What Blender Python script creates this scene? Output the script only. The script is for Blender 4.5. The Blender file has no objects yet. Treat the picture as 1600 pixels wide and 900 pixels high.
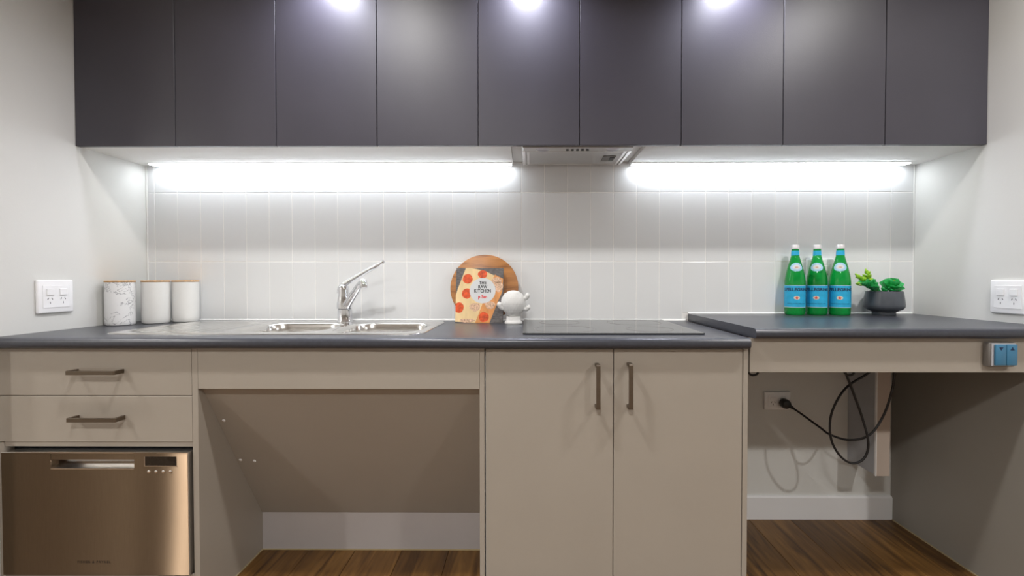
import bpy, bmesh, math, random
from mathutils import Vector, Matrix, Euler
random.seed(7)
scene = bpy.context.scene
COL = scene.collection
PI = math.pi

# ------------------------------------------------------------------ camera
cam_d = bpy.data.cameras.new('camera')
cam_d.sensor_width = 36.0
cam_d.lens = 16.11
cam_d.shift_x = -20.6 / 1600
cam_d.shift_y = -3.1 / 1600
cam_d.clip_start = 0.02
cam = bpy.data.objects.new('camera', cam_d)
COL.objects.link(cam)
cam.location = (0.0, -2.0, 1.0571)
cam.rotation_euler = Euler((PI / 2 - 0.0170, 0.0002, 0.0053), 'XYZ')
scene.camera = cam

# ------------------------------------------------------------------ world, view
world = bpy.data.worlds.new('world')
scene.world = world
world.use_nodes = True
wb = world.node_tree.nodes['Background']
wb.inputs[0].default_value = (0.9, 0.95, 1.0, 1)
wb.inputs[1].default_value = 0.3
vs = scene.view_settings
vs.view_transform = 'Standard'
vs.look = 'None'
vs.gamma = 1.0
vs.use_curve_mapping = False
vs.exposure = 0.12

DOWNLIGHT_W = 15.0          # watts of each ceiling downlight
LED_L = 17.0                # radiance of the under-cabinet strips
LIGHT_COL = (1.0, 0.975, 0.945)
COOL_COL = (0.84, 0.85, 1.0)

# ------------------------------------------------------------------ materials
def mat(name, col, rough=0.5, metal=0.0, var=0.0, vscale=8.0, bump=0.0, bscale=60.0,
        stretch=(1, 1, 1), spec=0.5, emit=None, estr=0.0, coat=0.0, trans=0.0, ior=1.5, coat_rough=0.1):
    m = bpy.data.materials.new(name)
    m.use_nodes = True
    nt = m.node_tree
    b = nt.nodes['Principled BSDF']
    b.inputs['Base Color'].default_value = (*col, 1)
    b.inputs['Roughness'].default_value = rough
    b.inputs['Metallic'].default_value = metal
    b.inputs['Specular IOR Level'].default_value = spec
    b.inputs['Coat Weight'].default_value = coat
    b.inputs['Coat Roughness'].default_value = coat_rough
    b.inputs['Transmission Weight'].default_value = trans
    b.inputs['IOR'].default_value = ior
    if emit:
        b.inputs['Emission Color'].default_value = (*emit, 1)
        b.inputs['Emission Strength'].default_value = estr
    if var or bump:
        tc = nt.nodes.new('ShaderNodeTexCoord')
        mp = nt.nodes.new('ShaderNodeMapping')
        mp.inputs['Scale'].default_value = stretch
        nt.links.new(tc.outputs['Object'], mp.inputs['Vector'])
    if var:
        n = nt.nodes.new('ShaderNodeTexNoise')
        n.inputs['Scale'].default_value = vscale
        n.inputs['Detail'].default_value = 5
        nt.links.new(mp.outputs[0], n.inputs['Vector'])
        r = nt.nodes.new('ShaderNodeValToRGB')
        r.color_ramp.elements[0].position = 0.3
        r.color_ramp.elements[1].position = 0.7
        r.color_ramp.elements[0].color = (*[max(0, c * (1 - var)) for c in col], 1)
        r.color_ramp.elements[1].color = (*[min(1, c * (1 + var)) for c in col], 1)
        nt.links.new(n.outputs['Fac'], r.inputs[0])
        nt.links.new(r.outputs[0], b.inputs['Base Color'])
    if bump:
        n2 = nt.nodes.new('ShaderNodeTexNoise')
        n2.inputs['Scale'].default_value = bscale
        n2.inputs['Detail'].default_value = 3
        nt.links.new(mp.outputs[0], n2.inputs['Vector'])
        bp = nt.nodes.new('ShaderNodeBump')
        bp.inputs['Strength'].default_value = bump
        bp.inputs['Distance'].default_value = 0.002
        nt.links.new(n2.outputs['Fac'], bp.inputs['Height'])
        nt.links.new(bp.outputs[0], b.inputs['Normal'])
    return m

M = {}
M['paint'] = mat('wall_paint', (0.665, 0.665, 0.64), 0.75, var=0.015, vscale=3, bump=0.08, bscale=220)
M['ceiling'] = mat('ceiling_paint', (0.8, 0.8, 0.79), 0.8, var=0.01, vscale=3)
M['skirt'] = mat('skirting_paint', (0.78, 0.78, 0.79), 0.4, var=0.01, vscale=5)
M['grout'] = mat('grout', (0.90, 0.90, 0.89), 0.8, var=0.03, vscale=40, bump=0.1, bscale=400)
M['silicone'] = mat('silicone', (0.85, 0.85, 0.84), 0.35, var=0.01, vscale=20)
M['beige_bead'] = mat('beige_sealant', (0.42, 0.34, 0.2), 0.4, var=0.05, vscale=20)
M['charcoal'] = mat('charcoal_laminate', (0.054, 0.051, 0.066), 0.41, var=0.05, vscale=5, bump=0.10, bscale=500, spec=0.55)
M['carcass'] = mat('white_carcass', (0.72, 0.71, 0.69), 0.5, var=0.01, vscale=6)
M['lower'] = mat('taupe_laminate', (0.355, 0.318, 0.272), 0.42, var=0.02, vscale=4, bump=0.04, bscale=400)
M['gable'] = mat('taupe_panel', (0.28, 0.262, 0.232), 0.5, var=0.02, vscale=4)
M['top'] = mat('slate_worktop', (0.040, 0.043, 0.055), 0.30, var=0.12, vscale=90, bump=0.05, bscale=500, spec=0.55)
M['steel'] = mat('sink_steel', (0.72, 0.71, 0.69), 0.2, 1.0, var=0.04, vscale=30, stretch=(1, 12, 1))
M['dw_steel'] = mat('dishwasher_steel', (0.21, 0.148, 0.096), 0.43, 1.0, var=0.05, vscale=20, stretch=(40, 1, 1))  # brown of the mirrored floor is put into the steel colour
_nt = M['dw_steel'].node_tree
_pb = _nt.nodes['Principled BSDF']
_g = _nt.nodes.new('ShaderNodeBsdfAnisotropic')          # vertically brushed steel
_g.inputs['Roughness'].default_value = 0.33
_g.inputs['Anisotropy'].default_value = -0.87
_tg = _nt.nodes.new('ShaderNodeTangent'); _tg.direction_type = 'RADIAL'; _tg.axis = 'X'
_nt.links.new(_tg.outputs[0], _g.inputs['Tangent'])
_nt.links.new(_pb.inputs['Base Color'].links[0].from_socket, _g.inputs['Color'])
_nt.links.new(_g.outputs[0], _nt.nodes['Material Output'].inputs['Surface'])
M['dw_rim'] = mat('bright_steel', (0.88, 0.86, 0.84), 0.25, 1.0, var=0.02, vscale=20)
M['chrome'] = mat('chrome', (0.78, 0.79, 0.82), 0.06, 1.0, var=0.01, vscale=10)
M['nickel'] = mat('brushed_bronze', (0.19, 0.155, 0.12), 0.42, 1.0, var=0.05, vscale=60, stretch=(1, 1, 12))
M['black'] = mat('black_plastic', (0.012, 0.012, 0.014), 0.4, var=0.1, vscale=20)
M['rubber'] = mat('dark_rubber', (0.02, 0.022, 0.028), 0.55, var=0.1, vscale=20)
M['glass_black'] = mat('ceramic_glass', (0.02, 0.022, 0.024), 0.06, var=0.05, vscale=12, spec=0.9)
M['plastic'] = mat('white_plastic', (0.86, 0.86, 0.87), 0.3, var=0.01, vscale=20)
M['slot'] = mat('slot_dark', (0.12, 0.12, 0.13), 0.6, var=0.05, vscale=20)
M['hood'] = mat('hood_silver', (0.58, 0.575, 0.57), 0.42, 0.5, var=0.04, vscale=30, stretch=(1, 20, 1))
M['hood_lens'] = mat('hood_lens', (0.6, 0.6, 0.66), 0.2, var=0.01, vscale=20)
M['col_grey'] = mat('column_grey', (0.43, 0.44, 0.47), 0.45, var=0.02, vscale=10)
M['col_grey2'] = mat('pale_grey_board', (0.42, 0.39, 0.385), 0.5, var=0.02, vscale=10)
M['col_edge'] = mat('column_edge', (0.50, 0.42, 0.36), 0.45, var=0.02, vscale=10)
M['ctl_case'] = mat('controller_case', (0.16, 0.15, 0.14), 0.35, var=0.03, vscale=20)
M['ctl_blue'] = mat('controller_blue', (0.05, 0.19, 0.33), 0.3, var=0.06, vscale=15)
M['navy'] = mat('navy_print', (0.01, 0.025, 0.08), 0.5, var=0.03, vscale=20)
M['ceramic'] = mat('white_ceramic', (0.78, 0.78, 0.77), 0.3, var=0.01, vscale=20, bump=0.03, bscale=100)
M['ornament'] = mat('matt_white_ceramic', (0.72, 0.72, 0.71), 0.45, var=0.015, vscale=20)
M['lid'] = mat('bamboo_lid', (0.58, 0.31, 0.11), 0.5, var=0.25, vscale=25, stretch=(1, 8, 1))
M['pot'] = mat('slate_ceramic', (0.075, 0.085, 0.10), 0.28, var=0.15, vscale=20, bump=0.05, bscale=90)
M['soil'] = mat('soil', (0.03, 0.022, 0.016), 0.9, var=0.4, vscale=90, bump=0.6, bscale=150)
M['leaf'] = mat('succulent_leaf', (0.02, 0.38, 0.09), 0.35, var=0.25, vscale=30)
M['leaf_light'] = mat('young_leaf', (0.28, 0.60, 0.07), 0.4, var=0.25, vscale=30)
M['lime'] = mat('lime_leaf', (0.38, 0.68, 0.05), 0.4, var=0.25, vscale=40)
M['stem'] = mat('stem', (0.05, 0.16, 0.04), 0.5, var=0.2, vscale=30)
M['bottle'] = mat('green_glass', (0.006, 0.50, 0.085), 0.03, trans=0.68, ior=1.45, var=0.03, vscale=10)
M['label_blue'] = mat('label_blue', (0.02, 0.42, 0.72), 0.45, var=0.08, vscale=60)
M['label_pale'] = mat('label_pale', (0.35, 0.60, 0.80), 0.45, var=0.04, vscale=60)
M['cream'] = mat('cream_paper', (0.75, 0.70, 0.55), 0.5, var=0.02, vscale=40)
M['white_print'] = mat('white_print', (0.66, 0.68, 0.70), 0.45, var=0.01, vscale=40)
M['red'] = mat('red_print', (0.75, 0.03, 0.03), 0.45, var=0.08, vscale=40)
M['cap'] = mat('bottle_cap', (0.72, 0.70, 0.72), 0.35, 0.3, var=0.03, vscale=40)
M['ink'] = mat('ink', (0.03, 0.03, 0.035), 0.6, var=0.05, vscale=40)
M['dw_ink'] = mat('brown_ink', (0.03, 0.018, 0.012), 0.6, var=0.05, vscale=40)
M['tomato'] = mat('tomato_print', (0.70, 0.09, 0.02), 0.4, var=0.35, vscale=70)
M['board_print'] = mat('board_print', (0.83, 0.62, 0.33), 0.45, var=0.12, vscale=30, stretch=(1, 1, 0.3))
M['board_print_dark'] = mat('orange_board_print', (0.72, 0.31, 0.10), 0.45, var=0.2, vscale=40, stretch=(1, 1, 0.3))
M['bread'] = mat('biscuit_print', (0.68, 0.44, 0.30), 0.5, var=0.5, vscale=160)
M['slate_print'] = mat('slate_print', (0.13, 0.12, 0.12), 0.5, var=0.45, vscale=60, stretch=(1, 1, 4))
M['pages'] = mat('book_pages', (0.78, 0.76, 0.72), 0.7, var=0.04, vscale=200, stretch=(0.1, 10, 0.1))
M['led'] = mat('led_diffuser', (0.9, 0.9, 0.9), 0.4, var=0.0, emit=(0.90, 0.95, 1.0), estr=LED_L)
M['lamp_lens'] = mat('downlight_lens', (0.9, 0.9, 0.9), 0.4, emit=LIGHT_COL, estr=6.0)
M['screen'] = mat('display_glass', (0.02, 0.016, 0.013), 0.15, var=0.2, vscale=60)

def tile_mat():
    m = mat('glazed_tile', (0.60, 0.605, 0.61), 0.16, spec=0.5)
    nt = m.node_tree; b = nt.nodes['Principled BSDF']
    oi = nt.nodes.new('ShaderNodeObjectInfo')
    r = nt.nodes.new('ShaderNodeValToRGB')
    r.color_ramp.elements[0].color = (0.765, 0.78, 0.79, 1)
    r.color_ramp.elements[1].color = (0.785, 0.80, 0.815, 1)
    nt.links.new(oi.outputs['Random'], r.inputs[0]); nt.links.new(r.outputs[0], b.inputs['Base Color'])
    tc = nt.nodes.new('ShaderNodeTexCoord')
    n = nt.nodes.new('ShaderNodeTexNoise'); n.inputs['Scale'].default_value = 9; n.inputs['Detail'].default_value = 1
    ad = nt.nodes.new('ShaderNodeVectorMath'); ad.operation = 'ADD'
    cb = nt.nodes.new('ShaderNodeCombineXYZ')
    mu = nt.nodes.new('ShaderNodeMath'); mu.operation = 'MULTIPLY'; mu.inputs[1].default_value = 37
    nt.links.new(oi.outputs['Random'], mu.inputs[0]); nt.links.new(mu.outputs[0], cb.inputs[0])
    nt.links.new(tc.outputs['Object'], ad.inputs[0]); nt.links.new(cb.outputs[0], ad.inputs[1])
    nt.links.new(ad.outputs[0], n.inputs['Vector'])
    bp = nt.nodes.new('ShaderNodeBump'); bp.inputs['Strength'].default_value = 0.12; bp.inputs['Distance'].default_value = 0.004
    nt.links.new(n.outputs['Fac'], bp.inputs['Height']); nt.links.new(bp.outputs[0], b.inputs['Normal'])
    return m
M['tile'] = tile_mat()

def wood_floor_mat():
    m = mat('floor_wood', (0.2, 0.1, 0.04), 0.42, spec=0.4)
    nt = m.node_tree; b = nt.nodes['Principled BSDF']
    oi = nt.nodes.new('ShaderNodeObjectInfo')
    tc = nt.nodes.new('ShaderNodeTexCoord')
    mp = nt.nodes.new('ShaderNodeMapping'); mp.inputs['Scale'].default_value = (14, 1.1, 1)
    cb = nt.nodes.new('ShaderNodeCombineXYZ')
    mu = nt.nodes.new('ShaderNodeMath'); mu.operation = 'MULTIPLY'; mu.inputs[1].default_value = 53
    nt.links.new(oi.outputs['Random'], mu.inputs[0])
    nt.links.new(mu.outputs[0], cb.inputs[0]); nt.links.new(mu.outputs[0], cb.inputs[1])
    nt.links.new(cb.outputs[0], mp.inputs['Location'])
    nt.links.new(tc.outputs['Object'], mp.inputs['Vector'])
    n = nt.nodes.new('ShaderNodeTexNoise'); n.inputs['Scale'].default_value = 2.2; n.inputs['Detail'].default_value = 8
    n.inputs['Distortion'].default_value = 1.2
    nt.links.new(mp.outputs[0], n.inputs['Vector'])
    r = nt.nodes.new('ShaderNodeValToRGB')
    e = r.color_ramp.elements
    e[0].position = 0.30; e[0].color = (0.068, 0.029, 0.007, 1)
    e[1].position = 0.72; e[1].color = (0.27, 0.138, 0.036, 1)
    k = e.new(0.5); k.color = (0.165, 0.078, 0.019, 1)
    nt.links.new(n.outputs['Fac'], r.inputs[0])
    mx = nt.nodes.new('ShaderNodeMix'); mx.data_type = 'RGBA'; mx.blend_type = 'MULTIPLY'; mx.inputs[0].default_value = 1.0
    r2 = nt.nodes.new('ShaderNodeValToRGB')
    r2.color_ramp.elements[0].color = (0.62, 0.61, 0.60, 1); r2.color_ramp.elements[1].color = (0.95, 0.95, 0.93, 1)
    nt.links.new(oi.outputs['Random'], r2.inputs[0])
    nt.links.new(r.outputs[0], mx.inputs[6]); nt.links.new(r2.outputs[0], mx.inputs[7])
    nt.links.new(mx.outputs[2], b.inputs['Base Color'])
    bp = nt.nodes.new('ShaderNodeBump'); bp.inputs['Strength'].default_value = 0.15; bp.inputs['Distance'].default_value = 0.002
    nt.links.new(n.outputs['Fac'], bp.inputs['Height']); nt.links.new(bp.outputs[0], b.inputs['Normal'])
    return m
M['floor'] = wood_floor_mat()

def board_mat():
    m = mat('cutting_board_wood', (0.45, 0.2, 0.06), 0.45)
    nt = m.node_tree; b = nt.nodes['Principled BSDF']
    tc = nt.nodes.new('ShaderNodeTexCoord')
    mp = nt.nodes.new('ShaderNodeMapping'); mp.inputs['Scale'].default_value = (2.0, 2.0, 16)
    mp.inputs['Rotation'].default_value = (0, 0.35, 0)
    nt.links.new(tc.outputs['Object'], mp.inputs['Vector'])
    n = nt.nodes.new('ShaderNodeTexNoise'); n.inputs['Scale'].default_value = 2.2; n.inputs['Detail'].default_value = 6; n.inputs['Distortion'].default_value = 0.8
    nt.links.new(mp.outputs[0], n.inputs['Vector'])
    r = nt.nodes.new('ShaderNodeValToRGB'); e = r.color_ramp.elements
    e[0].position = 0.32; e[0].color = (0.12, 0.04, 0.011, 1)
    e[1].position = 0.62; e[1].color = (0.45, 0.19, 0.05, 1)
    k = e.new(0.45); k.color = (0.32, 0.125, 0.032, 1)
    nt.links.new(n.outputs['Fac'], r.inputs[0]); nt.links.new(r.outputs[0], b.inputs['Base Color'])
    return m
M['board'] = board_mat()

def marble_mat():
    m = mat('marble_glaze', (0.8, 0.8, 0.79), 0.28)
    nt = m.node_tree; b = nt.nodes['Principled BSDF']
    tc = nt.nodes.new('ShaderNodeTexCoord')
    n = nt.nodes.new('ShaderNodeTexNoise'); n.inputs['Scale'].default_value = 24; n.inputs['Detail'].default_value = 6; n.inputs['Distortion'].default_value = 2.2
    nt.links.new(tc.outputs['Object'], n.inputs['Vector'])
    a = nt.nodes.new('ShaderNodeMath'); a.operation = 'SUBTRACT'; a.inputs[1].default_value = 0.5
    ab = nt.nodes.new('ShaderNodeMath'); ab.operation = 'ABSOLUTE'
    nt.links.new(n.outputs['Fac'], a.inputs[0]); nt.links.new(a.outputs[0], ab.inputs[0])
    n2 = nt.nodes.new('ShaderNodeTexNoise'); n2.inputs['Scale'].default_value = 13
    nt.links.new(tc.outputs['Object'], n2.inputs['Vector'])
    m2 = nt.nodes.new('ShaderNodeMath'); m2.operation = 'GREATER_THAN'; m2.inputs[1].default_value = 0.48
    nt.links.new(n2.outputs['Fac'], m2.inputs[0])
    r = nt.nodes.new('ShaderNodeValToRGB'); e = r.color_ramp.elements
    e[0].position = 0.0; e[0].color = (0.9, 0.9, 0.9, 1); e[1].position = 0.028; e[1].color = (0, 0, 0, 1)
    nt.links.new(ab.outputs[0], r.inputs[0])
    mm = nt.nodes.new('ShaderNodeMath'); mm.operation = 'MULTIPLY'
    nt.links.new(r.outputs[0], mm.inputs[0]); nt.links.new(m2.outputs[0], mm.inputs[1])
    mx = nt.nodes.new('ShaderNodeMix'); mx.data_type = 'RGBA'
    mx.inputs[6].default_value = (0.80, 0.80, 0.80, 1); mx.inputs[7].default_value = (0.22, 0.22, 0.24, 1)
    nt.links.new(mm.outputs[0], mx.inputs[0]); nt.links.new(mx.outputs[2], b.inputs['Base Color'])
    return m
M['marble'] = marble_mat()

# ------------------------------------------------------------------ geometry helpers
def box(bm, x0, x1, y0, y1, z0, z1, bev=0.0, seg=2):
    vs_ = [bm.verts.new((x, y, z)) for x in (x0, x1) for y in (y0, y1) for z in (z0, z1)]
    f = [(0, 1, 3, 2), (4, 6, 7, 5), (0, 4, 5, 1), (2, 3, 7, 6), (0, 2, 6, 4), (1, 5, 7, 3)]
    faces = [bm.faces.new([vs_[i] for i in q]) for q in f]
    if bev > 0:
        es = list({e for fc in faces for e in fc.edges})
        bmesh.ops.bevel(bm, geom=es, offset=bev, segments=seg, affect='EDGES', profile=0.5)
    return bm

def newbox(*a, **k):
    return box(bmesh.new(), *a, **k)

def lathe(prof, n=48, cx=0, cy=0, z0=0, bm=None, close=True):
    """prof: list of (r, z)"""
    bm = bm or bmesh.new()
    rings = []
    for r, z in prof:
        rings.append([bm.verts.new((cx + r * math.cos(2 * PI * i / n), cy + r * math.sin(2 * PI * i / n), z0 + z)) for i in range(n)])
    for a, b in zip(rings, rings[1:]):
        for i in range(n):
            j = (i + 1) % n
            bm.faces.new((a[i], a[j], b[j], b[i]))
    if close:
        bm.faces.new(rings[0][::-1]); bm.faces.new(rings[-1])
    return bm

def tube(pts, r, n=12, bm=None, flat=None):
    """tube through pts; r is a number or list"""
    bm = bm or bmesh.new()
    P = [Vector(p) for p in pts]
    R = r if isinstance(r, (list, tuple)) else [r] * len(P)
    t0 = (P[1] - P[0]).normalized()
    up = Vector((0, 0, 1)) if abs(t0.z) < 0.9 else Vector((0, 1, 0))
    u = t0.cross(up).normalized()
    rings = []
    for i, p in enumerate(P):
        t = (P[min(i + 1, len(P) - 1)] - P[max(i - 1, 0)]).normalized()
        u = (u - t * u.dot(t)).normalized()
        w = t.cross(u)
        fl = flat or 1.0
        rings.append([bm.verts.new(p + u * (R[i] * math.cos(2 * PI * k / n)) + w * (R[i] * fl * math.sin(2 * PI * k / n))) for k in range(n)])
    for a, b in zip(rings, rings[1:]):
        for i in range(n):
            j = (i + 1) % n
            bm.faces.new((a[i], a[j], b[j], b[i]))
    bm.faces.new(rings[0][::-1]); bm.faces.new(rings[-1])
    return bm

def spline(pts, n=10):
    P = [Vector(p) for p in pts]
    P = [P[0] * 2 - P[1]] + P + [P[-1] * 2 - P[-2]]
    out = []
    for i in range(1, len(P) - 2):
        a, b, c, d = P[i - 1:i + 3]
        for k in range(n):
            t = k / n
            out.append(0.5 * ((2 * b) + (c - a) * t + (2 * a - 5 * b + 4 * c - d) * t * t + (3 * b - a - 3 * c + d) * t ** 3))
    out.append(P[-2])
    return out

def prism(outline, axis, a, b, bm=None):
    """extrude a 2D outline along axis ('x': outline=(y,z); 'y': (x,z); 'z': (x,y))"""
    bm = bm or bmesh.new()
    def mk(p, h):
        return {'x': (h, p[0], p[1]), 'y': (p[0], h, p[1]), 'z': (p[0], p[1], h)}[axis]
    A = [bm.verts.new(mk(p, a)) for p in outline]
    B = [bm.verts.new(mk(p, b)) for p in outline]
    n = len(outline)
    bm.faces.new(A); bm.faces.new(B[::-1])
    for i in range(n):
        j = (i + 1) % n
        bm.faces.new((A[j], A[i], B[i], B[j]))
    return bm

def rrect(x0, x1, y0, y1, r, n=8):
    out = []
    for cx, cy, a0 in ((x1 - r, y1 - r, 0), (x0 + r, y1 - r, PI / 2), (x0 + r, y0 + r, PI), (x1 - r, y0 + r, 1.5 * PI)):
        for k in range(n + 1):
            a = a0 + PI / 2 * k / n
            out.append((cx + r * math.cos(a), cy + r * math.sin(a)))
    return out

def text_mesh(body, size, extrude=0.0003, spacing=1.0, bold=0.0):
    """text lying in x-z, centred on the origin, facing -y"""
    cu = bpy.data.curves.new('text', 'FONT')
    cu.body = body; cu.size = size; cu.extrude = extrude; cu.align_x = 'CENTER'; cu.align_y = 'CENTER'
    cu.space_character = spacing; cu.offset = bold; cu.resolution_u = 3
    o = bpy.data.objects.new('text', cu)
    me = bpy.data.meshes.new_from_object(o)
    bm = bmesh.new(); bm.from_mesh(me)
    bpy.data.objects.remove(o); bpy.data.curves.remove(cu); bpy.data.meshes.remove(me)
    bmesh.ops.transform(bm, matrix=Matrix.Rotation(PI / 2, 4, 'X'), verts=bm.verts)
    return bm

def shift(bm, x=0, y=0, z=0):
    bmesh.ops.translate(bm, vec=(x, y, z), verts=bm.verts)
    return bm

def finish(name, bm, m, smooth=None):
    bmesh.ops.recalc_face_normals(bm, faces=bm.faces)
    me = bpy.data.meshes.new(name)
    bm.to_mesh(me); bm.free()
    me.materials.append(M[m])
    if smooth is not None:
        for p in me.polygons:
            p.use_smooth = True
        try:
            me.set_sharp_from_angle(angle=math.radians(smooth))
        except Exception:
            pass
    return me

ORIGIN = {}
def thing(name, label, cat, loc=(0, 0, 0), group=None, rot=None):
    o = bpy.data.objects.new(name, None)
    COL.objects.link(o)
    o.location = loc
    o.empty_display_size = 0.05
    if rot: o.rotation_euler = rot
    o['label'] = label; o['category'] = cat
    if group: o['group'] = group
    ORIGIN[o.name] = Vector(loc)
    return o

def part(name, bm, m, parent, smooth=None, local=False, label=None):
    """a part; bm in world coordinates unless local"""
    if not local:
        bmesh.ops.translate(bm, vec=-ORIGIN[parent.name], verts=bm.verts)
    me = finish(name, bm, m, smooth)
    o = bpy.data.objects.new(name, me)
    COL.objects.link(o)
    o.parent = parent
    ORIGIN[o.name] = ORIGIN[parent.name].copy()
    if label: o['label'] = label
    return o

def solo(name, bm, m, label, cat, loc=(0, 0, 0), group=None, smooth=None):
    """a thing that is one mesh, bm in world coordinates"""
    bmesh.ops.translate(bm, vec=-Vector(loc), verts=bm.verts)
    me = finish(name, bm, m, smooth)
    o = bpy.data.objects.new(name, me); COL.objects.link(o)
    o.location = loc
    o['label'] = label; o['category'] = cat
    if group: o['group'] = group
    ORIGIN[o.name] = Vector(loc)
    return o

def struct(name, bm, m, label=None, parent=None, smooth=None):
    me = finish(name, bm, m, smooth)
    o = bpy.data.objects.new(name, me); COL.objects.link(o)
    ORIGIN[o.name] = Vector((0, 0, 0))
    if parent: o.parent = parent
    else: o['kind'] = 'structure'
    if label: o['label'] = label
    return o

# ------------------------------------------------------------------ dimensions
XL, XR = -1.6674, 1.6764        # alcove side walls
ZC, ZR = 0.873, 0.9025          # worktop heights
YT = 0.008                      # plaster plane behind the tiles (tile faces at y = 0)
RX0, RX1, RY0, CEIL = -3.4, 3.1, -4.2, 2.42
FRONT = -0.575                  # plane of the base cabinet fronts

# ------------------------------------------------------------------ setting
floor = struct('floor', newbox(RX0, RX1, RY0, YT, -0.05, -0.008), 'beige_bead', 'brown timber plank floor')
PW, PL, G = 0.182, 1.30, 0.0012
def plank_mesh(w, l):
    return finish('plank', newbox(-w / 2, w / 2, -l / 2, l / 2, -0.008, 0, bev=0.0012, seg=1), 'floor')
pmesh = {}
nrow = int((RX1 - RX0) / PW) + 1
for i in range(nrow):
    x0 = RX0 + i * PW
    x1 = min(x0 + PW, RX1)
    if x1 - x0 < 0.02: continue
    y = YT - 0.002
    l = [PL, 0.75, 1.05, 0.45][(i * 3) % 4]
    while y > RY0 + 0.03:
        ll = min(l, y - RY0)
        key = (round(x1 - x0, 3), round(ll, 3))
        if key not in pmesh: pmesh[key] = plank_mesh(x1 - x0 - G, ll - G)
        p = bpy.data.objects.new('plank', pmesh[key]); COL.objects.link(p)
        p.parent = floor
        p.location = ((x0 + x1) / 2, y - ll / 2, 0)
        y -= ll; l = PL

struct('ceiling', newbox(RX0, RX1, RY0, YT, CEIL, CEIL + 0.05), 'ceiling', 'white painted ceiling')
wall_back = struct('wall_back', newbox(RX0, RX1, YT, YT + 0.1, -0.05, CEIL + 0.05), 'paint', 'off-white rear wall, tiled above the worktop')
struct('wall_front', newbox(RX0, RX1, RY0 - 0.1, RY0, -0.05, CEIL + 0.05), 'paint', 'off-white wall across the room')
struct('wall_far_left', newbox(RX0 - 0.1, RX0, RY0 - 0.1, YT + 0.1, -0.05, CEIL + 0.05), 'paint', 'off-white side wall of the room')
struct('wall_far_right', newbox(RX1, RX1 + 0.1, RY0 - 0.1, YT + 0.1, -0.05, CEIL + 0.05), 'paint', 'off-white side wall of the room')
struct('wall_left', newbox(XL - 0.12, XL, -0.64, YT, 0, CEIL), 'paint', 'off-white painted nib wall at the left end of the kitchen')
struct('wall_right', newbox(XR, XR + 0.12, -0.64, YT, 0, CEIL), 'paint', 'off-white painted nib wall at the right end of the kitchen')
BULK = 2.19
struct('ceiling_bulkhead', newbox(XL, XR, -0.52, YT, BULK, CEIL), 'ceiling', 'painted bulkhead above the wall cabinets')

# grout bed and tiles of the splashback
gb = newbox(XL + 0.0005, XR - 0.0005, 0.0007, YT, 0.845, 1.562)
struct('grout', gb, 'grout', parent=wall_back)
TP, TX0 = 0.10016, -1.6295
zr_rows = [(None, 1.1298), (1.1298, 1.4298), (1.4298, 1.5565)]
cols = [(XL + 0.006, TX0)] + [(TX0 + k * TP, TX0 + (k + 1) * TP) for k in range(32)] + [(TX0 + 32 * TP, XR - 0.004)]
tmesh = {}
GR = 0.0026
for x0, x1 in cols:
    for z0, z1 in zr_rows:
        if z0 is None:
            z0 = ZC + 0.0042 if x1 < 0.70 else ZR + 0.003
        w, h = x1 - x0 - GR, z1 - z0 - GR
        key = (round(w, 4), round(h, 4))
        if key not in tmesh:
            tmesh[key] = finish('tile', newbox(-w / 2, w / 2, 0, 0.006, -h / 2, h / 2, bev=0.0014, seg=2), 'tile')
        t = bpy.data.objects.new('tile', tmesh[key]); COL.objects.link(t)
        t.parent = wall_back
        t.location = ((x0 + x1) / 2, random.uniform(-0.0003, 0.0003), (z0 + z1) / 2)
        t.rotation_euler = (random.uniform(-.0015, .0015), 0, random.uniform(-.002, .002))
# white edge beads and silicone along the worktops
struct('trim_1', newbox(XL + 0.0003, XL + 0.0065, -0.003, 0.002, ZC + 0.001, 1.56, bev=0.001), 'silicone', 'white sealant bead in the left tiled corner')
struct('trim_2', newbox(XR - 0.0045, XR - 0.0003, -0.003, 0.002, ZR + 0.001, 1.56, bev=0.001), 'silicone', 'white sealant bead in the right tiled corner')
def bead(x0, x1, z):
    return prism([(0.001, z), (-0.005, z), (-0.004, z + 0.003), (0.0, z + 0.006), (0.001, z + 0.006)], 'x', x0, x1)
struct('trim_3', bead(XL + 0.007, 0.690, ZC + 0.0004), 'silicone', 'white silicone bead behind the long worktop')
struct('trim_4', bead(0.700, XR - 0.005, ZR + 0.0004), 'silicone', 'white silicone bead behind the raised worktop')
# skirting in the knee space
sk = prism([(YT, 0), (-0.006, 0), (-0.006, 0.096), (0.0, 0.103), (YT, 0.103)], 'x', 0.690, 1.594)
struct('baseboard_back', sk, 'skirt', 'white skirting board under the raised worktop')

# ------------------------------------------------------------------ ceiling downlights
def downlight(x, y, label, power=DOWNLIGHT_W, z=CEIL, col=LIGHT_COL, k=1.0):
    t = thing('ceiling_downlight', label, 'downlight', (x, y, z), 'recessed ceiling downlights')
    part('trim_ring', lathe([(0.052 * k, -0.001), (0.065 * k, -0.001), (0.067 * k, -0.004), (0.062 * k, -0.007), (0.053 * k, -0.006)], 32, close=False), 'plastic', t, smooth=40, local=True)
    part('lens', lathe([(0.0525 * k, -0.002), (0.0525 * k, -0.004)], 32), 'lamp_lens', t, smooth=40, local=True)
    ld = bpy.data.lights.new('lamp', 'AREA')
    ld.shape = 'DISK'; ld.size = 0.10 * k; ld.energy = power; ld.color = col; ld.spread = math.radians(150)
    lo = bpy.data.objects.new('lamp', ld); COL.objects.link(lo)
    lo.parent = t; lo.location = (0, 0, -0.009)
    return t
for x, w in ((-0.72, 'left'), (0.0, 'middle'), (0.75, 'right')):
    downlight(x, -0.412, 'round white downlight in the bulkhead before the wall cabinets, %s of its row' % w, DOWNLIGHT_W * 0.23, BULK, COOL_COL)
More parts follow.
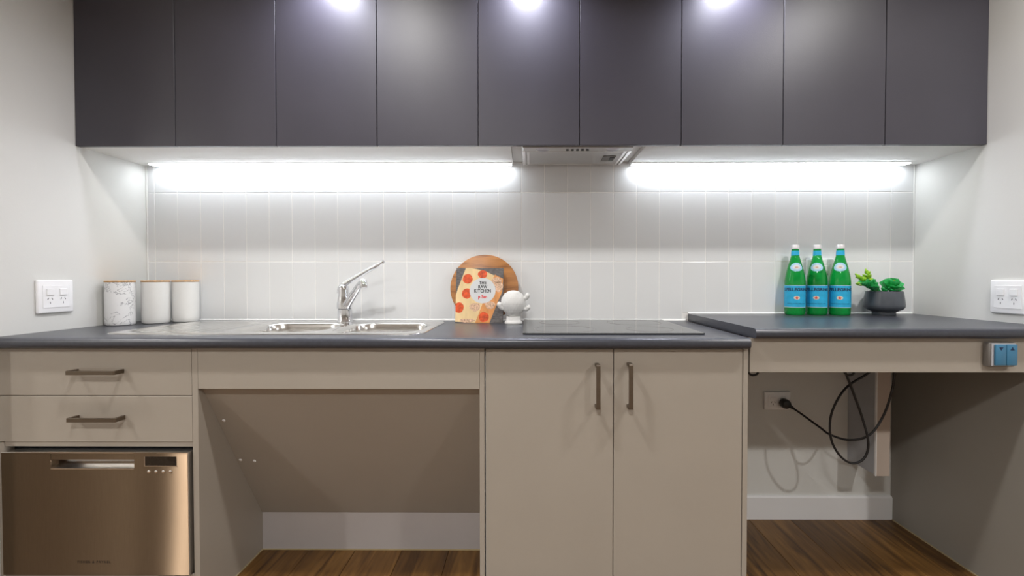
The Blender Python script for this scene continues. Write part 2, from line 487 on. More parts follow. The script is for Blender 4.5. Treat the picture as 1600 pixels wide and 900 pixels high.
for x, w in ((-2.4, 'left'), (-0.60, 'middle'), (1.40, 'right')):
    downlight(x, -1.04, 'round white ceiling downlight a metre from the splashback, %s of its row' % w, DOWNLIGHT_W * 0.85)
for x, w in ((-3.06, 'left'), (-0.2, 'middle'), (2.0, 'right')):
    downlight(x, -2.67, 'round white ceiling downlight above the middle of the room, %s of its row' % w, DOWNLIGHT_W * (2.0 if x > 1 else 2.5 if x < -1 else 2.1), k=2.6 if abs(x) < 1 else 1.0)  # middle lamp enlarged to soften its shadow edge on the tiles

# ------------------------------------------------------------------ wall cabinets
DW = (XR - XL) / 9
ZD0, ZD1 = 1.5446, 2.186
units = [((0, 1), 'charcoal two-door wall cabinet at the left nib wall'),
         ((2, 3), 'charcoal two-door wall cabinet above the sink tap'),
         ((4, 5), 'charcoal two-door wall cabinet with the rangehood beneath it'),
         ((6, 7), 'charcoal two-door wall cabinet just right of the rangehood cabinet'),
         ((8,), 'charcoal single-door wall cabinet against the right nib wall')]
for ids, lab in units:
    x0 = XL + ids[0] * DW; x1 = XL + (ids[-1] + 1) * DW
    t = thing('wall_cabinet', lab, 'cabinet', ((x0 + x1) / 2, -0.15, ZD0), 'charcoal wall cabinets')
    part('carcass', newbox(x0 + 0.0006, x1 - 0.0006, -0.292, -0.002 + 0.003, 1.5625, ZD1), 'carcass', t)
    for i in ids:
        a = XL + i * DW; b = a + DW
        c = (a + b) / 2
        bm = newbox(-DW / 2 + 0.0014, DW / 2 - 0.0014, -0.009, 0.009, ZD0, ZD1, bev=0.0008, seg=1)
        tilt = [0.0, -0.0005, -0.001, 0.0022, -0.0006, 0.001, -0.0008, 0.0022, 0.0][i]
        yaw = [0.0, 0.001, -0.0012, 0.0012, 0.0002, -0.001, 0.0013, -0.0014, 0.0][i]
        bmesh.ops.transform(bm, matrix=Matrix.Translation((c, -0.3025, 0)) @ Matrix.Rotation(yaw, 4, 'Z'), verts=bm.verts)
        part('door', bm, 'charcoal', t)
# underside panels, either side of the rangehood
for nm, x0, x1, lab in (('a', XL + 0.0005, -0.062, 'long white panel under the wall cabinets left of the rangehood'),
                        ('b', 0.438, XR - 0.0005, 'white panel under the wall cabinets right of the rangehood')):
    t = thing('underside_panel', lab, 'panel', ((x0 + x1) / 2, -0.15, 1.546), 'panels under the wall cabinets')
    part('board', newbox(x0, x1, -0.291, -0.010, 1.546, 1.5622, bev=0.0006, seg=1), 'carcass', t)
for x0, x1, lab in ((XL + 0.055, -0.066, 'long bright LED strip under the wall cabinets left of the rangehood'),
                    (0.442, XR - 0.060, 'bright LED strip under the wall cabinets right of the rangehood')):
    t = thing('led_strip_light', lab, 'strip light', ((x0 + x1) / 2, -0.030, 1.5455), 'under-cabinet LED strips')
    part('channel', newbox(x0, x1, -0.058, -0.016, 1.5425, 1.5458), 'dw_rim', t)
    part('diffuser', prism([(-0.056, 1.5424), (-0.018, 1.5424), (-0.018, 1.5405), (-0.056, 1.5405)], 'x', x0 + 0.004, x1 - 0.004), 'led', t)

# rangehood
t = thing('rangehood', 'slim grey undermount rangehood with filter panel and buttons, between the LED strips', 'rangehood', (0.188, -0.15, 1.5435))
part('casing', newbox(-0.022, 0.398, -0.288, -0.012, 1.5475, 1.5615, bev=0.001), 'hood', t)
part('front_plate', newbox(-0.018, 0.394, -0.286, -0.240, 1.5425, 1.5475, bev=0.0015), 'hood', t)
for xx in (-0.020, 0.386):
    part('side_rail', newbox(xx, xx + 0.012, -0.238, -0.016, 1.5425, 1.5475, bev=0.001), 'dw_rim', t)
fl = part('filter_panel', newbox(0.004, 0.374, -0.236, -0.030, 1.5435, 1.5472, bev=0.0015), 'hood', t)
fr = bmesh.new()
for b in ((-0.002, 0.380, -0.238, -0.229), (-0.002, 0.380, -0.042, -0.030), (-0.002, 0.008, -0.229, -0.042), (0.370, 0.380, -0.229, -0.042)):
    box(fr, b[0], b[1], b[2], b[3], 1.5418, 1.5432)
part('frame', fr, 'dw_rim', fl)
lt = part('latch', newbox(0.302, 0.352, -0.170, -0.090, 1.5414, 1.5424, bev=0.0008), 'ctl_case', t)
part('latch_button', newbox(0.331, 0.349, -0.150, -0.110, 1.5402, 1.5414), 'black', lt)
for k in range(5):
    part('button', lathe([(0.0055, -0.004), (0.0055, 0)], 16, 0.150 + k * 0.019, -0.262, 1.5425), 'black', t, smooth=40)
for xx in (0.058, 0.322):
    l = part('lamp_cover', lathe([(0.024, -0.0014), (0.026, 0)], 28, xx, -0.263, 1.5425), 'hood_lens', t, smooth=40)

# ------------------------------------------------------------------ long worktop (with sink cut-out)
def worktop_profile(y_front, y_back, z_top, th, rt=0.015, rb=0.011):
    pts = [(y_back, z_top)]
    for k in range(9):
        a = PI / 2 + PI / 2 * k / 8
        pts.append((y_front + rt + rt * math.cos(a), z_top - rt + rt * math.sin(a)))
    for k in range(7):
        a = PI + PI / 2 * k / 6
        pts.append((y_front + rb + rb * math.cos(a), z_top - th + rb + rb * math.sin(a)))
    pts.append((y_back, z_top - th))
    return pts
TH = 0.033
bm = prism(worktop_profile(-0.600, -0.488, ZC, TH), 'x', XL + 0.0005, 0.6835)
box(bm, XL + 0.0005, -1.375, -0.488, -0.0035, ZC - TH, ZC)
box(bm, -0.372, 0.6835, -0.488, -0.0035, ZC - TH, ZC)
box(bm, -1.375, -0.372, -0.074, -0.0035, ZC - TH, ZC)
solo('worktop', bm, 'top', 'long dark slate-grey worktop with rolled front edge holding sink and cooktop', 'worktop', (-0.49, -0.3, ZC - TH), smooth=30)

# ------------------------------------------------------------------ sink
ZS = ZC + 0.0032
t = thing('kitchen_sink', 'stainless steel double bowl sink with left drainer set in the worktop', 'sink', (-0.875, -0.285, ZC))
outer = rrect(-1.408, -0.345, -0.510, -0.058, 0.055, 8)
bowlA = rrect(-1.030, -0.712, -0.462, -0.160, 0.075, 8)
bowlB = rrect(-0.684, -0.372, -0.462, -0.160, 0.075, 8)
drain = rrect(-1.372, -1.078, -0.462, -0.120, 0.04, 8)
def ring(bm, o, z): return [bm.verts.new((x, y, z)) for x, y in o]
def inset(o, d):
    cx = (min(p[0] for p in o) + max(p[0] for p in o)) / 2; cy = (min(p[1] for p in o) + max(p[1] for p in o)) / 2
    hx = max(p[0] for p in o) - cx; hy = max(p[1] for p in o) - cy
    return [(cx + (x - cx) * (hx - d) / hx, cy + (y - cy) * (hy - d) / hy) for x, y in o]
def bridge(bm, a, b):
    n = len(a)
    for i in range(n):
        j = (i + 1) % n
        bm.faces.new((a[i], a[j], b[j], b[i]))
bm = bmesh.new()
loops = [ring(bm, inset(outer, 0.004), ZS)] + [ring(bm, o, ZS) for o in (bowlA, bowlB, drain)]
edges = []
for lp in loops:
    for i in range(len(lp)):
        edges.append(bm.edges.new((lp[i], lp[(i + 1) % len(lp)])))
bmesh.ops.triangle_fill(bm, use_beauty=True, use_dissolve=False, edges=edges)
low = ring(bm, outer, ZC + 0.0004)
mid = ring(bm, inset(outer, 0.001), ZC + 0.0022)
bridge(bm, loops[0], mid); bridge(bm, mid, low)
# drainer tray with sloping sides
prev = loops[3]
for d, z in ((0.006, -0.002), (0.014, -0.0042)):
    nr = ring(bm, inset(drain, d), ZS + z); bridge(bm, prev, nr); prev = nr
bm.faces.new(prev)
part('deck', bm, 'steel', t, smooth=35)
for k in range(7):
    x = -1.335 + k * 0.036
    part('drainer_rib', prism([(x, ZS - 0.0042), (x + 0.005, ZS - 0.0027), (x + 0.011, ZS - 0.0027), (x + 0.016, ZS - 0.0042)], 'y', -0.43, -0.155), 'steel', t)
for o, dp in ((bowlA, 0.13), (bowlB, 0.16)):
    bm = bmesh.new()
    prev = ring(bm, o, ZS)
    for d, z in ((0.003, -0.0015), (0.006, -0.006), (0.009, -0.03), (0.014, -dp + 0.03), (0.022, -dp + 0.010), (0.04, -dp)):
        nr = ring(bm, inset(o, d), ZS + z); bridge(bm, prev, nr); prev = nr
    bm.faces.new(prev)
    bw = part('bowl', bm, 'steel', t, smooth=60)
    cx = (o[0][0] + max(p[0] for p in o)) / 2
    cx = (min(p[0] for p in o) + max(p[0] for p in o)) / 2
    part('drain', lathe([(0.042, 0.0006), (0.042, 0.003), (0.034, 0.004), (0.030, 0.0015)], 24, cx, -0.311, ZS - dp), 'dw_rim', bw, smooth=40)

# ------------------------------------------------------------------ tap
TXx, TYy = -0.760, -0.100
t = thing('mixer_tap', 'chrome mixer tap with raised long lever handle behind the sink', 'tap', (TXx, TYy, ZS))
part('base', lathe([(0.031, 0.0), (0.031, 0.004), (0.0285, 0.008), (0.0285, 0.052), (0.0275, 0.053)], 32, TXx, TYy, ZS), 'chrome', t, smooth=40)
part('seam_ring', lathe([(0.0255, 0.053), (0.0255, 0.055)], 32, TXx, TYy, ZS), 'black', t, smooth=40)
part('body', lathe([(0.0282, 0.055), (0.0278, 0.075), (0.0245, 0.095), (0.0220, 0.112), (0.0220, 0.138), (0.020, 0.148), (0.013, 0.154), (0.003, 0.156)], 32, TXx - 0.004, TYy, ZS), 'chrome', t, smooth=60)
part('spout', tube(spline([(TXx + 0.005, TYy - 0.006, ZS + 0.060), (TXx + 0.025, TYy - 0.02, ZS + 0.085), (TXx + 0.060, TYy - 0.045, ZS + 0.125), (TXx + 0.088, TYy - 0.065, ZS + 0.155), (TXx + 0.106, TYy - 0.076, ZS + 0.162)], 6),
     [0.0180 - 0.0045 * min(1, i / 16) for i in range(25)], 20), 'chrome', t, smooth=60)
part('aerator', tube([(TXx + 0.101, TYy - 0.074, ZS + 0.173), (TXx + 0.103, TYy - 0.076, ZS + 0.170), (TXx + 0.107, TYy - 0.078, ZS + 0.150), (TXx + 0.108, TYy - 0.079, ZS + 0.142)], [0.010, 0.0155, 0.0160, 0.0145], 24), 'chrome', t, smooth=50)
lv = spline([(TXx - 0.022, TYy, ZS + 0.118), (TXx - 0.018, TYy, ZS + 0.140), (TXx + 0.006, TYy - 0.004, ZS + 0.160), (TXx + 0.050, TYy - 0.012, ZS + 0.184), (TXx + 0.105, TYy - 0.024, ZS + 0.213), (TXx + 0.150, TYy - 0.034, ZS + 0.234), (TXx + 0.176, TYy - 0.040, ZS + 0.250)], 6)
lr = []
for i in range(len(lv)):
    f = i / (len(lv) - 1)
    lr.append(0.0105 if f < 0.15 else (0.0115 - 0.004 * (f - 0.15) if f < 0.82 else 0.0065 + 0.001 * (f > 0.92)))
part('lever', tube(lv, lr, 16, flat=0.75), 'chrome', t, smooth=60)

# ------------------------------------------------------------------ cooktop
t = thing('glass_cooktop', 'flush black ceramic glass cooktop at the right end of the long worktop', 'cooktop', (0.28, -0.262, ZC))
part('glass', prism(rrect(-0.016, 0.578, -0.509, -0.018, 0.004, 3), 'z', ZC + 0.0008, ZC + 0.0052), 'glass_black', t)
part('gasket', newbox(-0.012, 0.574, -0.505, -0.022, ZC + 0.0002, ZC + 0.0008), 'black', t)
for cx, cy, r in ((0.13, -0.385, 0.105), (0.43, -0.385, 0.08), (0.13, -0.145, 0.08), (0.43, -0.145, 0.105)):
    part('zone_ring', lathe([(r, 0.0), (r, 0.0003), (r + 0.002, 0.0003), (r + 0.002, 0.0)], 40, cx, cy, ZC + 0.0052, close=False), 'ctl_case', t)

# ------------------------------------------------------------------ handles
def bar_handle(parent, cx, cz, length, horizontal=True):
    bm = bmesh.new()
    yb, yf = FRONT - 0.0001, -0.611
    L = length / 2
    w = 0.0060   # half width
    o = [(-L, yb), (-L + 0.009, yb), (-L + 0.009, yf + 0.0075), (L - 0.009, yf + 0.0075), (L - 0.009, yb), (L, yb),
         (L, yf + 0.003), (L - 0.003, yf), (-L + 0.003, yf), (-L, yf + 0.003)]
    prism(o, 'z', -w, w, bm)
    if not horizontal:
        bmesh.ops.transform(bm, matrix=Matrix.Rotation(PI / 2, 4, 'Y'), verts=bm.verts)
    shift(bm, cx, 0, cz)
    return part('handle', bm, 'nickel', parent, label='brushed bronze bar handle')

# ------------------------------------------------------------------ drawer unit
ZB = ZC - TH - 0.0006      # top of all fronts
t = thing('drawer_cabinet', 'taupe two-drawer base unit above the dishwasher', 'drawers', (-1.36, -0.3, 0.0))
part('carcass', newbox(XL + 0.0006, -1.0685, -0.555, -0.02, 0.545, ZB), 'lower', t)
part('filler', newbox(XL + 0.0006, -1.6505, FRONT + 0.001, -0.40, 0.0, 0.5405), 'lower', t)
part('rail', newbox(-1.6500, -1.0525, FRONT + 0.004, -0.40, 0.5275, 0.5425), 'lower', t)
d1 = part('drawer', newbox(XL + 0.002, -1.0525, FRONT, FRONT + 0.018, 0.6895, ZB - 0.002, bev=0.0008, seg=1), 'lower', t)
d2 = part('drawer', newbox(XL + 0.002, -1.0525, FRONT, FRONT + 0.018, 0.5435, 0.6870, bev=0.0008, seg=1), 'lower', t)
bar_handle(d1, -1.3405, 0.767, 0.152)
bar_handle(d2, -1.3395, 0.6215, 0.154)
part('kickboard', newbox(-1.6500, -1.0525, FRONT + 0.002, FRONT + 0.02, 0.0, 0.1215), 'lower', t)

# ------------------------------------------------------------------ dishwasher
t = thing('dishwasher', 'stainless steel drawer dishwasher, brown floor reflection put into its colour, under the taupe drawers', 'dishwasher', (-1.355, -0.3, 0.1225))
part('tub', newbox(-1.6480, -1.0535, -0.545, -0.06, 0.1225, 0.526), 'rubber', t)
DX0, DX1, DZ0, DZ1, DY = -1.6455, -1.0600, 0.127, 0.5125, -0.586
nx0, nx1, nz = -1.490, -1.228, 0.4605
outl = [(DX0, DZ0), (DX1, DZ0), (DX1, DZ1), (nx1, DZ1), (nx1, nz), (nx0 + 0.010, nz), (nx0 + 0.003, nz + 0.003), (nx0, nz + 0.010), (nx0, DZ1), (DX0, DZ1)]
door = part('door', prism(outl, 'y', DY, -0.550), 'dw_steel', t)
rim = bmesh.new()
box(rim, DX0, nx0, DY - 0.0012, -0.553, DZ1, DZ1 + 0.0022)
box(rim, nx1, DX1 + 0.0015, DY - 0.0012, -0.553, DZ1, DZ1 + 0.0022)
box(rim, nx0, nx1, DY - 0.0005, -0.553, DZ1 - 0.001, DZ1 + 0.0022)
box(rim, DX1, DX1 + 0.0015, DY - 0.0012, -0.553, DZ0, DZ1)
part('edge_strip', rim, 'dw_rim', door)
sc = [(-0.551, DZ1 - 0.0015), (-0.551, nz + 0.020), (-0.556, nz + 0.010), (-0.566, nz + 0.003), (DY, nz + 0.0006),
      (DY - 0.001, nz + 0.0006), (DY - 0.001, nz + 0.0030), (-0.566, nz + 0.0060), (-0.559, nz + 0.012), (-0.5545, nz + 0.022), (-0.5545, DZ1 - 0.0015)]
part('handle_scoop', prism(sc, 'x', nx0 + 0.0006, nx1 - 0.0006), 'dw_rim', door, smooth=40)
part('handle_lip', newbox(nx0 + 0.0008, nx1 - 0.0008, DY + 0.0005, -0.568, 0.4905, DZ1 - 0.0012), 'dw_steel', door)
dp = part('display', newbox(-1.1935, -1.0955, DY - 0.0006, DY - 0.0001, 0.4725, 0.5010), 'screen', door)
fr = bmesh.new()
box(fr, -1.1955, -1.0935, DY - 0.001, DY - 0.0001, 0.4705, 0.4725)
box(fr, -1.1955, -1.1935, DY - 0.001, DY - 0.0001, 0.4725, 0.5010)
part('display_frame', fr, 'dw_rim', door)
for k in range(4):
    part('button', lathe([(0.0052, 0), (0.0052, 0.0012), (0.004, 0.002)], 14), 'dw_rim', door, smooth=40, local=True).matrix_local = \
        Matrix.Translation(Vector((-1.1815 + k * 0.0225, DY, 0.4535)) - ORIGIN[t.name]) @ Matrix.Rotation(PI / 2, 4, 'X')
part('lettering', shift(text_mesh('FISHER & PAYKEL', 0.0112, 0.0002, 1.25), -1.3585, DY - 0.0004, 0.1680), 'dw_ink', door)

# ------------------------------------------------------------------ sink knee-space unit
t = thing('sink_bay', 'open taupe knee-space unit with sloped panel under the sink', 'cabinet', (-0.59, -0.3, 0.0))
part('side_panel', newbox(-1.0515, -1.0335, FRONT, -0.02, 0.0, ZB, bev=0.0006, seg=1), 'lower', t)
part('side_panel', newbox(-0.1500, -0.1350, FRONT, -0.02, 0.0, ZB, bev=0.0006, seg=1), 'lower', t)
part('apron', newbox(-1.0330, -0.1505, FRONT, FRONT + 0.016, 0.7105, ZB, bev=0.0006, seg=1), 'lower', t)
# sloped panel : from behind the apron down to the low back board
p0, p1 = Vector((0, -0.556, 0.708)), Vector((0, -0.238, 0.148))
n = Vector((0, (p1 - p0).z, -(p1 - p0).y)).normalized()
if n.y > 0: n = -n
th = 0.012
q0, q1 = p0 - n * th, p1 - n * th
sp = part('sloped_panel', prism([(p0.y, p0.z), (p1.y, p1.z), (q1.y, q1.z), (q0.y, q0.z)], 'x', -1.0328, -0.1508), 'lower', t)
part('back_board', newbox(-1.0328, -0.1508, -0.236, -0.220, 0.0, 0.1478), 'col_grey2', t)
def on_slope(z): 
    f = (z - p0.z) / (p1.z - p0.z); return p0 + (p1 - p0) * f
for x, z in ((-1.0130, 0.583), (-1.0200, 0.412), (-0.972, 0.407)):
    c = on_slope(z) + Vector((x, 0, 0))
    part('screw_cap', lathe([(0.0055, 0.0), (0.0055, 0.001), (0.003, 0.0024)], 14), 'plastic', sp, smooth=40, local=True).matrix_local = \
        Matrix.Translation(c - ORIGIN[t.name]) @ n.to_track_quat('Z', 'Y').to_matrix().to_4x4()

# ------------------------------------------------------------------ cupboard under the cooktop
t = thing('base_cabinet', 'taupe two-door base cupboard under the cooktop', 'cabinet', (0.27, -0.3, 0.0))
part('carcass', newbox(-0.1335, 0.6690, -0.556, -0.02, 0.100, ZB), 'carcass', t)
e1 = part('door', newbox(-0.1310, 0.2668, FRONT, FRONT + 0.018, 0.102, ZB - 0.003, bev=0.0008, seg=1), 'lower', t)
e2 = part('door', newbox(0.2690, 0.6685, FRONT, FRONT + 0.018, 0.102, ZB - 0.003, bev=0.0008, seg=1), 'lower', t)
bar_handle(e1, 0.2155, 0.7245, 0.137, False)
bar_handle(e2, 0.3150, 0.7255, 0.139, False)
part('end_panel', newbox(0.6705, 0.6855, FRONT - 0.002, -0.02, 0.0, ZB, bev=0.0006, seg=1), 'lower', t)
part('kickboard', newbox(-0.1335, 0.6700, -0.530, -0.514, 0.0, 0.0995), 'lower', t)

# ------------------------------------------------------------------ raised adjustable bench
t = thing('adjustable_bench', 'raised dark slate-grey height-adjustable worktop carrying green bottles and a plant', 'worktop', (1.19, -0.3, 0.7645))
part('top', prism(worktop_profile(-0.600, -0.0035, ZR, 0.031), 'x', 0.6985, XR - 0.0006), 'top', t, smooth=30)
part('apron', newbox(0.6920, XR - 0.0008, FRONT, FRONT + 0.018, 0.7645, ZR - 0.0318, bev=0.0006, seg=1), 'lower', t)
part('rear_rail', newbox(0.7200, 1.5900, -0.20, -0.06, 0.800, ZR - 0.0318), 'ctl_case', t)
part('motor_box', newbox(1.10, 1.39, -0.36, -0.24, 0.790, ZR - 0.0318, bev=0.004), 'black', t)
solo('gable_panel', newbox(1.5945, XR - 0.0008, -0.5740, YT - 0.002, 0.0, 0.763), 'gable', 'grey-taupe end panel closing the right side of the knee space', 'panel', (1.635, -0.3, 0))
# lifting column
t = thing('lifting_column', 'grey boxed lifting column on the wall under the raised worktop', 'column', (1.431, -0.08, 0.258))
part('housing', newbox(1.4040, 1.4600, -0.150, YT - 0.0008, 0.262, 0.799, bev=0.001), 'col_grey', t)
part('front_cover', newbox(1.4040, 1.4600, -0.157, -0.1505, 0.258, 0.763, bev=0.0008), 'col_edge', t)
part('edge_bead', newbox(1.4015, 1.4055, -0.1600, -0.1500, 0.258, 0.763, bev=0.001), 'plastic', t)
# hand control
t = thing('height_control', 'grey switch box with blue down and up rocker keys on the bench apron', 'switch', (1.4505, FRONT, 0.785))
CY = FRONT
part('casing', newbox(1.4095, 1.4915, CY - 0.020, CY - 0.0003, 0.7855, 0.8605, bev=0.004), 'ctl_case', t, smooth=40)
part('bezel', newbox(1.4160, 1.4895, CY - 0.0235, CY - 0.0195, 0.7885, 0.8580, bev=0.0015), 'col_grey', t)
for i, x in enumerate((1.4215, 1.4555)):
    r = part('rocker', newbox(x, x + 0.0325, CY - 0.030, CY - 0.0237, 0.7915, 0.8550, bev=0.002), 'ctl_blue', t, smooth=40)
    s = -1 if i == 0 else 1
    cx, cz = x + 0.0163, 0.8425
    part('arrow', prism([(cx - 0.0065, cz - s * 0.0045), (cx + 0.0065, cz - s * 0.0045), (cx, cz + s * 0.0055)], 'y', CY - 0.0305, CY - 0.0300), 'navy', r)

# ------------------------------------------------------------------ power points
def power_point(label, origin, frame, w=0.120, h=0.116):
    """frame: 3x3 columns (right, out, up) in world; built in local u (right), -y (out of the wall), z (up)"""
    t = thing('power_point', label, 'socket', origin, 'double power points')
    t.matrix_world = Matrix.Translation(origin) @ frame
    t.rotation_euler = frame.to_euler()
    k = h / 0.116
    part('plate', newbox(-w / 2, w / 2, -0.011, -0.0002, -h / 2, h / 2, bev=0.005, seg=3), 'plastic', t, smooth=40, local=True)
    part('inner_plate', newbox(-w * 0.37, w * 0.37, -0.0125, -0.0109, -h * 0.34, h * 0.33, bev=0.0008), 'plastic', t, local=True)
    for cx in (-w * 0.18, w * 0.18):
        part('rocker', newbox(cx - 0.0125, cx + 0.0125, -0.0160, -0.0124, 0.004 * k, 0.027 * k, bev=0.0012), 'plastic', t, local=True)
        for dx, dz, a in ((-0.0068, -0.010, 0.5), (0.0068, -0.010, -0.5), (0, -0.024, 0)):
            bm = newbox(-0.0011, 0.0011, -0.0002, 0.0004, -0.0036, 0.0036)
            bmesh.ops.transform(bm, matrix=Matrix.Translation((cx + dx, -0.0128, (dz + 0.002) * k)) @ Matrix.Rotation(a, 4, 'Y'), verts=bm.verts)
            part('slot', bm, 'slot', t, local=True)
    return t
def frm(right, out):
    r, o = Vector(right), Vector(out)
    u = Vector((0, 0, 1))
    return Matrix((( r.x, -o.x, u.x), (r.y, -o.y, u.y), (r.z, -o.z, u.z))).to_4x4()
power_point('white double power point on the left wall beside the canisters', (XL, -0.399, 0.9940), frm((0, 1, 0), (1, 0, 0)), 0.124, 0.116)
power_point('white double power point on the right wall above the raised worktop', (XR, -0.402, 0.9920), frm((0, -1, 0), (-1, 0, 0)), 0.124, 0.118)
power_point('white double power point low in the knee space with a black plug', (1.092, YT, 0.5215), frm((1, 0, 0), (0, -1, 0)), 0.116, 0.080)

power_point('white power point on the tiles behind the three green bottles', (1.2670, -0.0012, 1.0830), frm((1, 0, 0), (0, -1, 0)), 0.120, 0.118)
# plug and cables
t = thing('power_cable', 'black power cable with round plug in the low knee-space socket', 'cable', (1.113, 0.0, 0.515))
pl = (1.113, -0.012, 0.515)
part('plug', tube([(1.113, -0.0088, 0.515), (1.113, -0.012, 0.515), (1.113, -0.032, 0.515), (1.113, -0.040, 0.515), (1.113, -0.043, 0.515)], [0.0185, 0.0205, 0.0205, 0.017, 0.010], 24), 'black', t, smooth=40)
part('strain_relief', tube([(1.118, -0.026, 0.512), (1.135, -0.029, 0.503), (1.146, -0.032, 0.495)], [0.009, 0.0075, 0.005], 14), 'black', t, smooth=50)
c1 = [(1.1400, -0.031, 0.499), (1.1630, -0.060, 0.480), (1.200, -0.125, 0.4440), (1.2150, -0.165, 0.4290), (1.2560, -0.215, 0.4255), (1.3065, -0.25, 0.4565), (1.3500, -0.26, 0.5304), (1.3720, -0.27, 0.6200), (1.3750, -0.28, 0.70), (1.36, -0.28, 0.784)]
part('cord', tube(spline(c1, 8), 0.0042, 10), 'black', t, smooth=60)
c2 = [(1.1850, -0.28, 0.784), (1.1880, -0.28, 0.72), (1.2148, -0.28, 0.6479), (1.2520, -0.285, 0.5393), (1.2772, -0.285, 0.4426), (1.2680, -0.28, 0.382), (1.2327, -0.27, 0.3562), (1.1892, -0.265, 0.3794), (1.1530, -0.265, 0.4423), (1.1450, -0.27, 0.527), (1.1675, -0.275, 0.5996), (1.2148, -0.265, 0.6500), (1.2760, -0.275, 0.6962), (1.33, -0.28, 0.745), (1.345, -0.29, 0.784)]
solo('control_cable', tube(spline(c2, 8), 0.0042, 10), 'black', 'black looped control cable hanging under the raised worktop', 'cable', (1.22, -0.28, 0.36), smooth=60)
for i, (x, lab) in enumerate(((0.722, 'small black bracket under the bench apron near the cupboard end panel'), (1.028, 'small black bracket under the bench apron beside the looped cable'))):
    t = thing('cable_bracket', lab, 'bracket', (x, -0.42, 0.757), 'brackets under the bench')
    part('plate', newbox(x - 0.03, x + 0.03, -0.55, -0.36, 0.7690, 0.7715), 'black', t)
    part('clip', tube(spline([(x - 0.017, -0.535, 0.770), (x - 0.016, -0.535, 0.757), (x - 0.008, -0.535, 0.7485), (x + 0.004, -0.535, 0.7470), (x + 0.014, -0.535, 0.7535), (x + 0.017, -0.535, 0.770)], 6), 0.0034, 10), 'black', t, smooth=60)
    part('hanger', newbox(x - 0.004, x + 0.004, -0.45, -0.442, 0.7715, ZR - 0.0318), 'black', t)

# sealant lines at the floor
struct('trim_5', newbox(-1.0328, -0.1508, -0.2395, -0.2362, 0.0003, 0.004), 'beige_bead', 'beige sealant line at the foot of the low back board')
struct('trim_6', newbox(-1.0332, -1.0300, -0.570, -0.240, 0.0003, 0.004), 'beige_bead', 'beige sealant line at the foot of the left side panel')
struct('trim_7', newbox(1.5905, 1.5942, -0.570, -0.008, 0.0003, 0.004), 'beige_bead', 'beige sealant line at the foot of the end panel')

# ------------------------------------------------------------------ canisters
def canister(x, y, m, label, h=0.168, r=0.048):
    t = thing('storage_canister', label, 'canister', (x, y, ZC + 0.0002), 'white canisters with wooden lids')
    part('jar', lathe([(0.001, 0.0), (r - 0.007, 0.0), (r - 0.0025, 0.0015), (r - 0.0005, 0.006), (r, 0.02), (r, h), (r - 0.002, h + 0.001), (r - 0.006, h)], 56), m, t, smooth=40, local=True)
    part('lid', lathe([(0.001, h + 0.0012), (r - 0.0015, h + 0.0012), (r + 0.0006, h + 0.0022), (r + 0.0006, h + 0.0056), (r - 0.001, h + 0.0068), (0.001, h + 0.0068)], 56), 'lid', t, smooth=40, local=True)
canister(-1.6085, -0.200, 'marble', 'white canister with grey marble veins and wooden lid, nearest the left wall')
canister(-1.5300, -0.123, 'ceramic', 'plain white canister with wooden lid standing between two others')
canister(-1.4540, -0.060, 'ceramic', 'plain white canister with wooden lid nearest the sink, against the tiles')

# ------------------------------------------------------------------ cutting board, book, ornament
BR = 0.1440
lean = math.radians(14.5)
t = thing('cutting_board', 'round brown wooden board leaning on the tiles behind the book', 'board', (-0.1835, -0.0895, ZC + 0.0052), rot=(-lean, 0, 0))
bm = lathe([(0.001, -0.009), (BR - 0.004, -0.009), (BR, -0.006), (BR, 0.006), (BR - 0.004, 0.009), (0.001, 0.009)], 72)
bmesh.ops.transform(bm, matrix=Matrix.Translation((0, 0, BR)) @ Matrix.Rotation(PI / 2, 4, 'X'), verts=bm.verts)
part('disc', bm, 'board', t, smooth=40, local=True)

lean2 = math.radians(9.0)
BW, BH, BT = 0.197, 0.229, 0.016
t = thing('cook_book', 'recipe book with tomatoes on its cover leaning on the round board', 'book', (-0.2005, -0.1180, ZC + 0.0005), rot=(-lean2, 0, math.radians(-1.5)))
part('page_block', newbox(-BW / 2 + 0.002, BW / 2 - 0.003, 0.0016, BT - 0.0016, 0.003, BH - 0.003), 'pages', t, local=True)
cv = bmesh.new()
box(cv, -BW / 2, BW / 2, 0, 0.0015, 0, BH)
box(cv, -BW / 2, BW / 2, BT - 0.0015, BT, 0, BH)
box(cv, -BW / 2, -BW / 2 + 0.0018, 0.0015, BT - 0.0015, 0, BH)
cover = part('cover', cv, 'slate_print', t, local=True)
def decal(name, outline, m, k, parent=cover):
    """flat print on the front cover; outline in cover fractions (0..1, 0..1)"""
    pts = [((u - 0.5) * BW, v * BH) for u, v in outline]
    return part(name, prism(pts, 'y', -0.0001 - 0.00012 * k, -0.00005), m, parent, local=True)
def ell(cu, cv_, ru, rv, n=28, u0=0.0, u1=1.0, a0=0, wob=0.0):
    out = []
    for i in range(n):
        a = a0 + 2 * PI * i / n
        w = 1 + wob * math.sin(5 * a + cu * 9) + wob * math.sin(3 * a + cv_ * 20)
        out.append((min(max(cu + ru * w * math.cos(a), u0), u1), min(max(cv_ + rv * w * math.sin(a), 0.004), 0.996)))
    return out
decal('printed_board', [(0.0, 0.02), (0.46, 0.0), (0.62, 0.30), (0.96, 0.80), (0.60, 0.95), (0.32, 1.0), (0.20, 1.0), (0.04, 0.62), (0.0, 0.50)], 'board_print', 1)
decal('printed_plank', [(0.42, 0.0), (0.72, 0.0), (0.90, 0.40), (0.98, 0.56), (1.0, 0.80), (0.82, 0.88), (0.66, 0.60), (0.55, 0.30)], 'board_print_dark', 2)
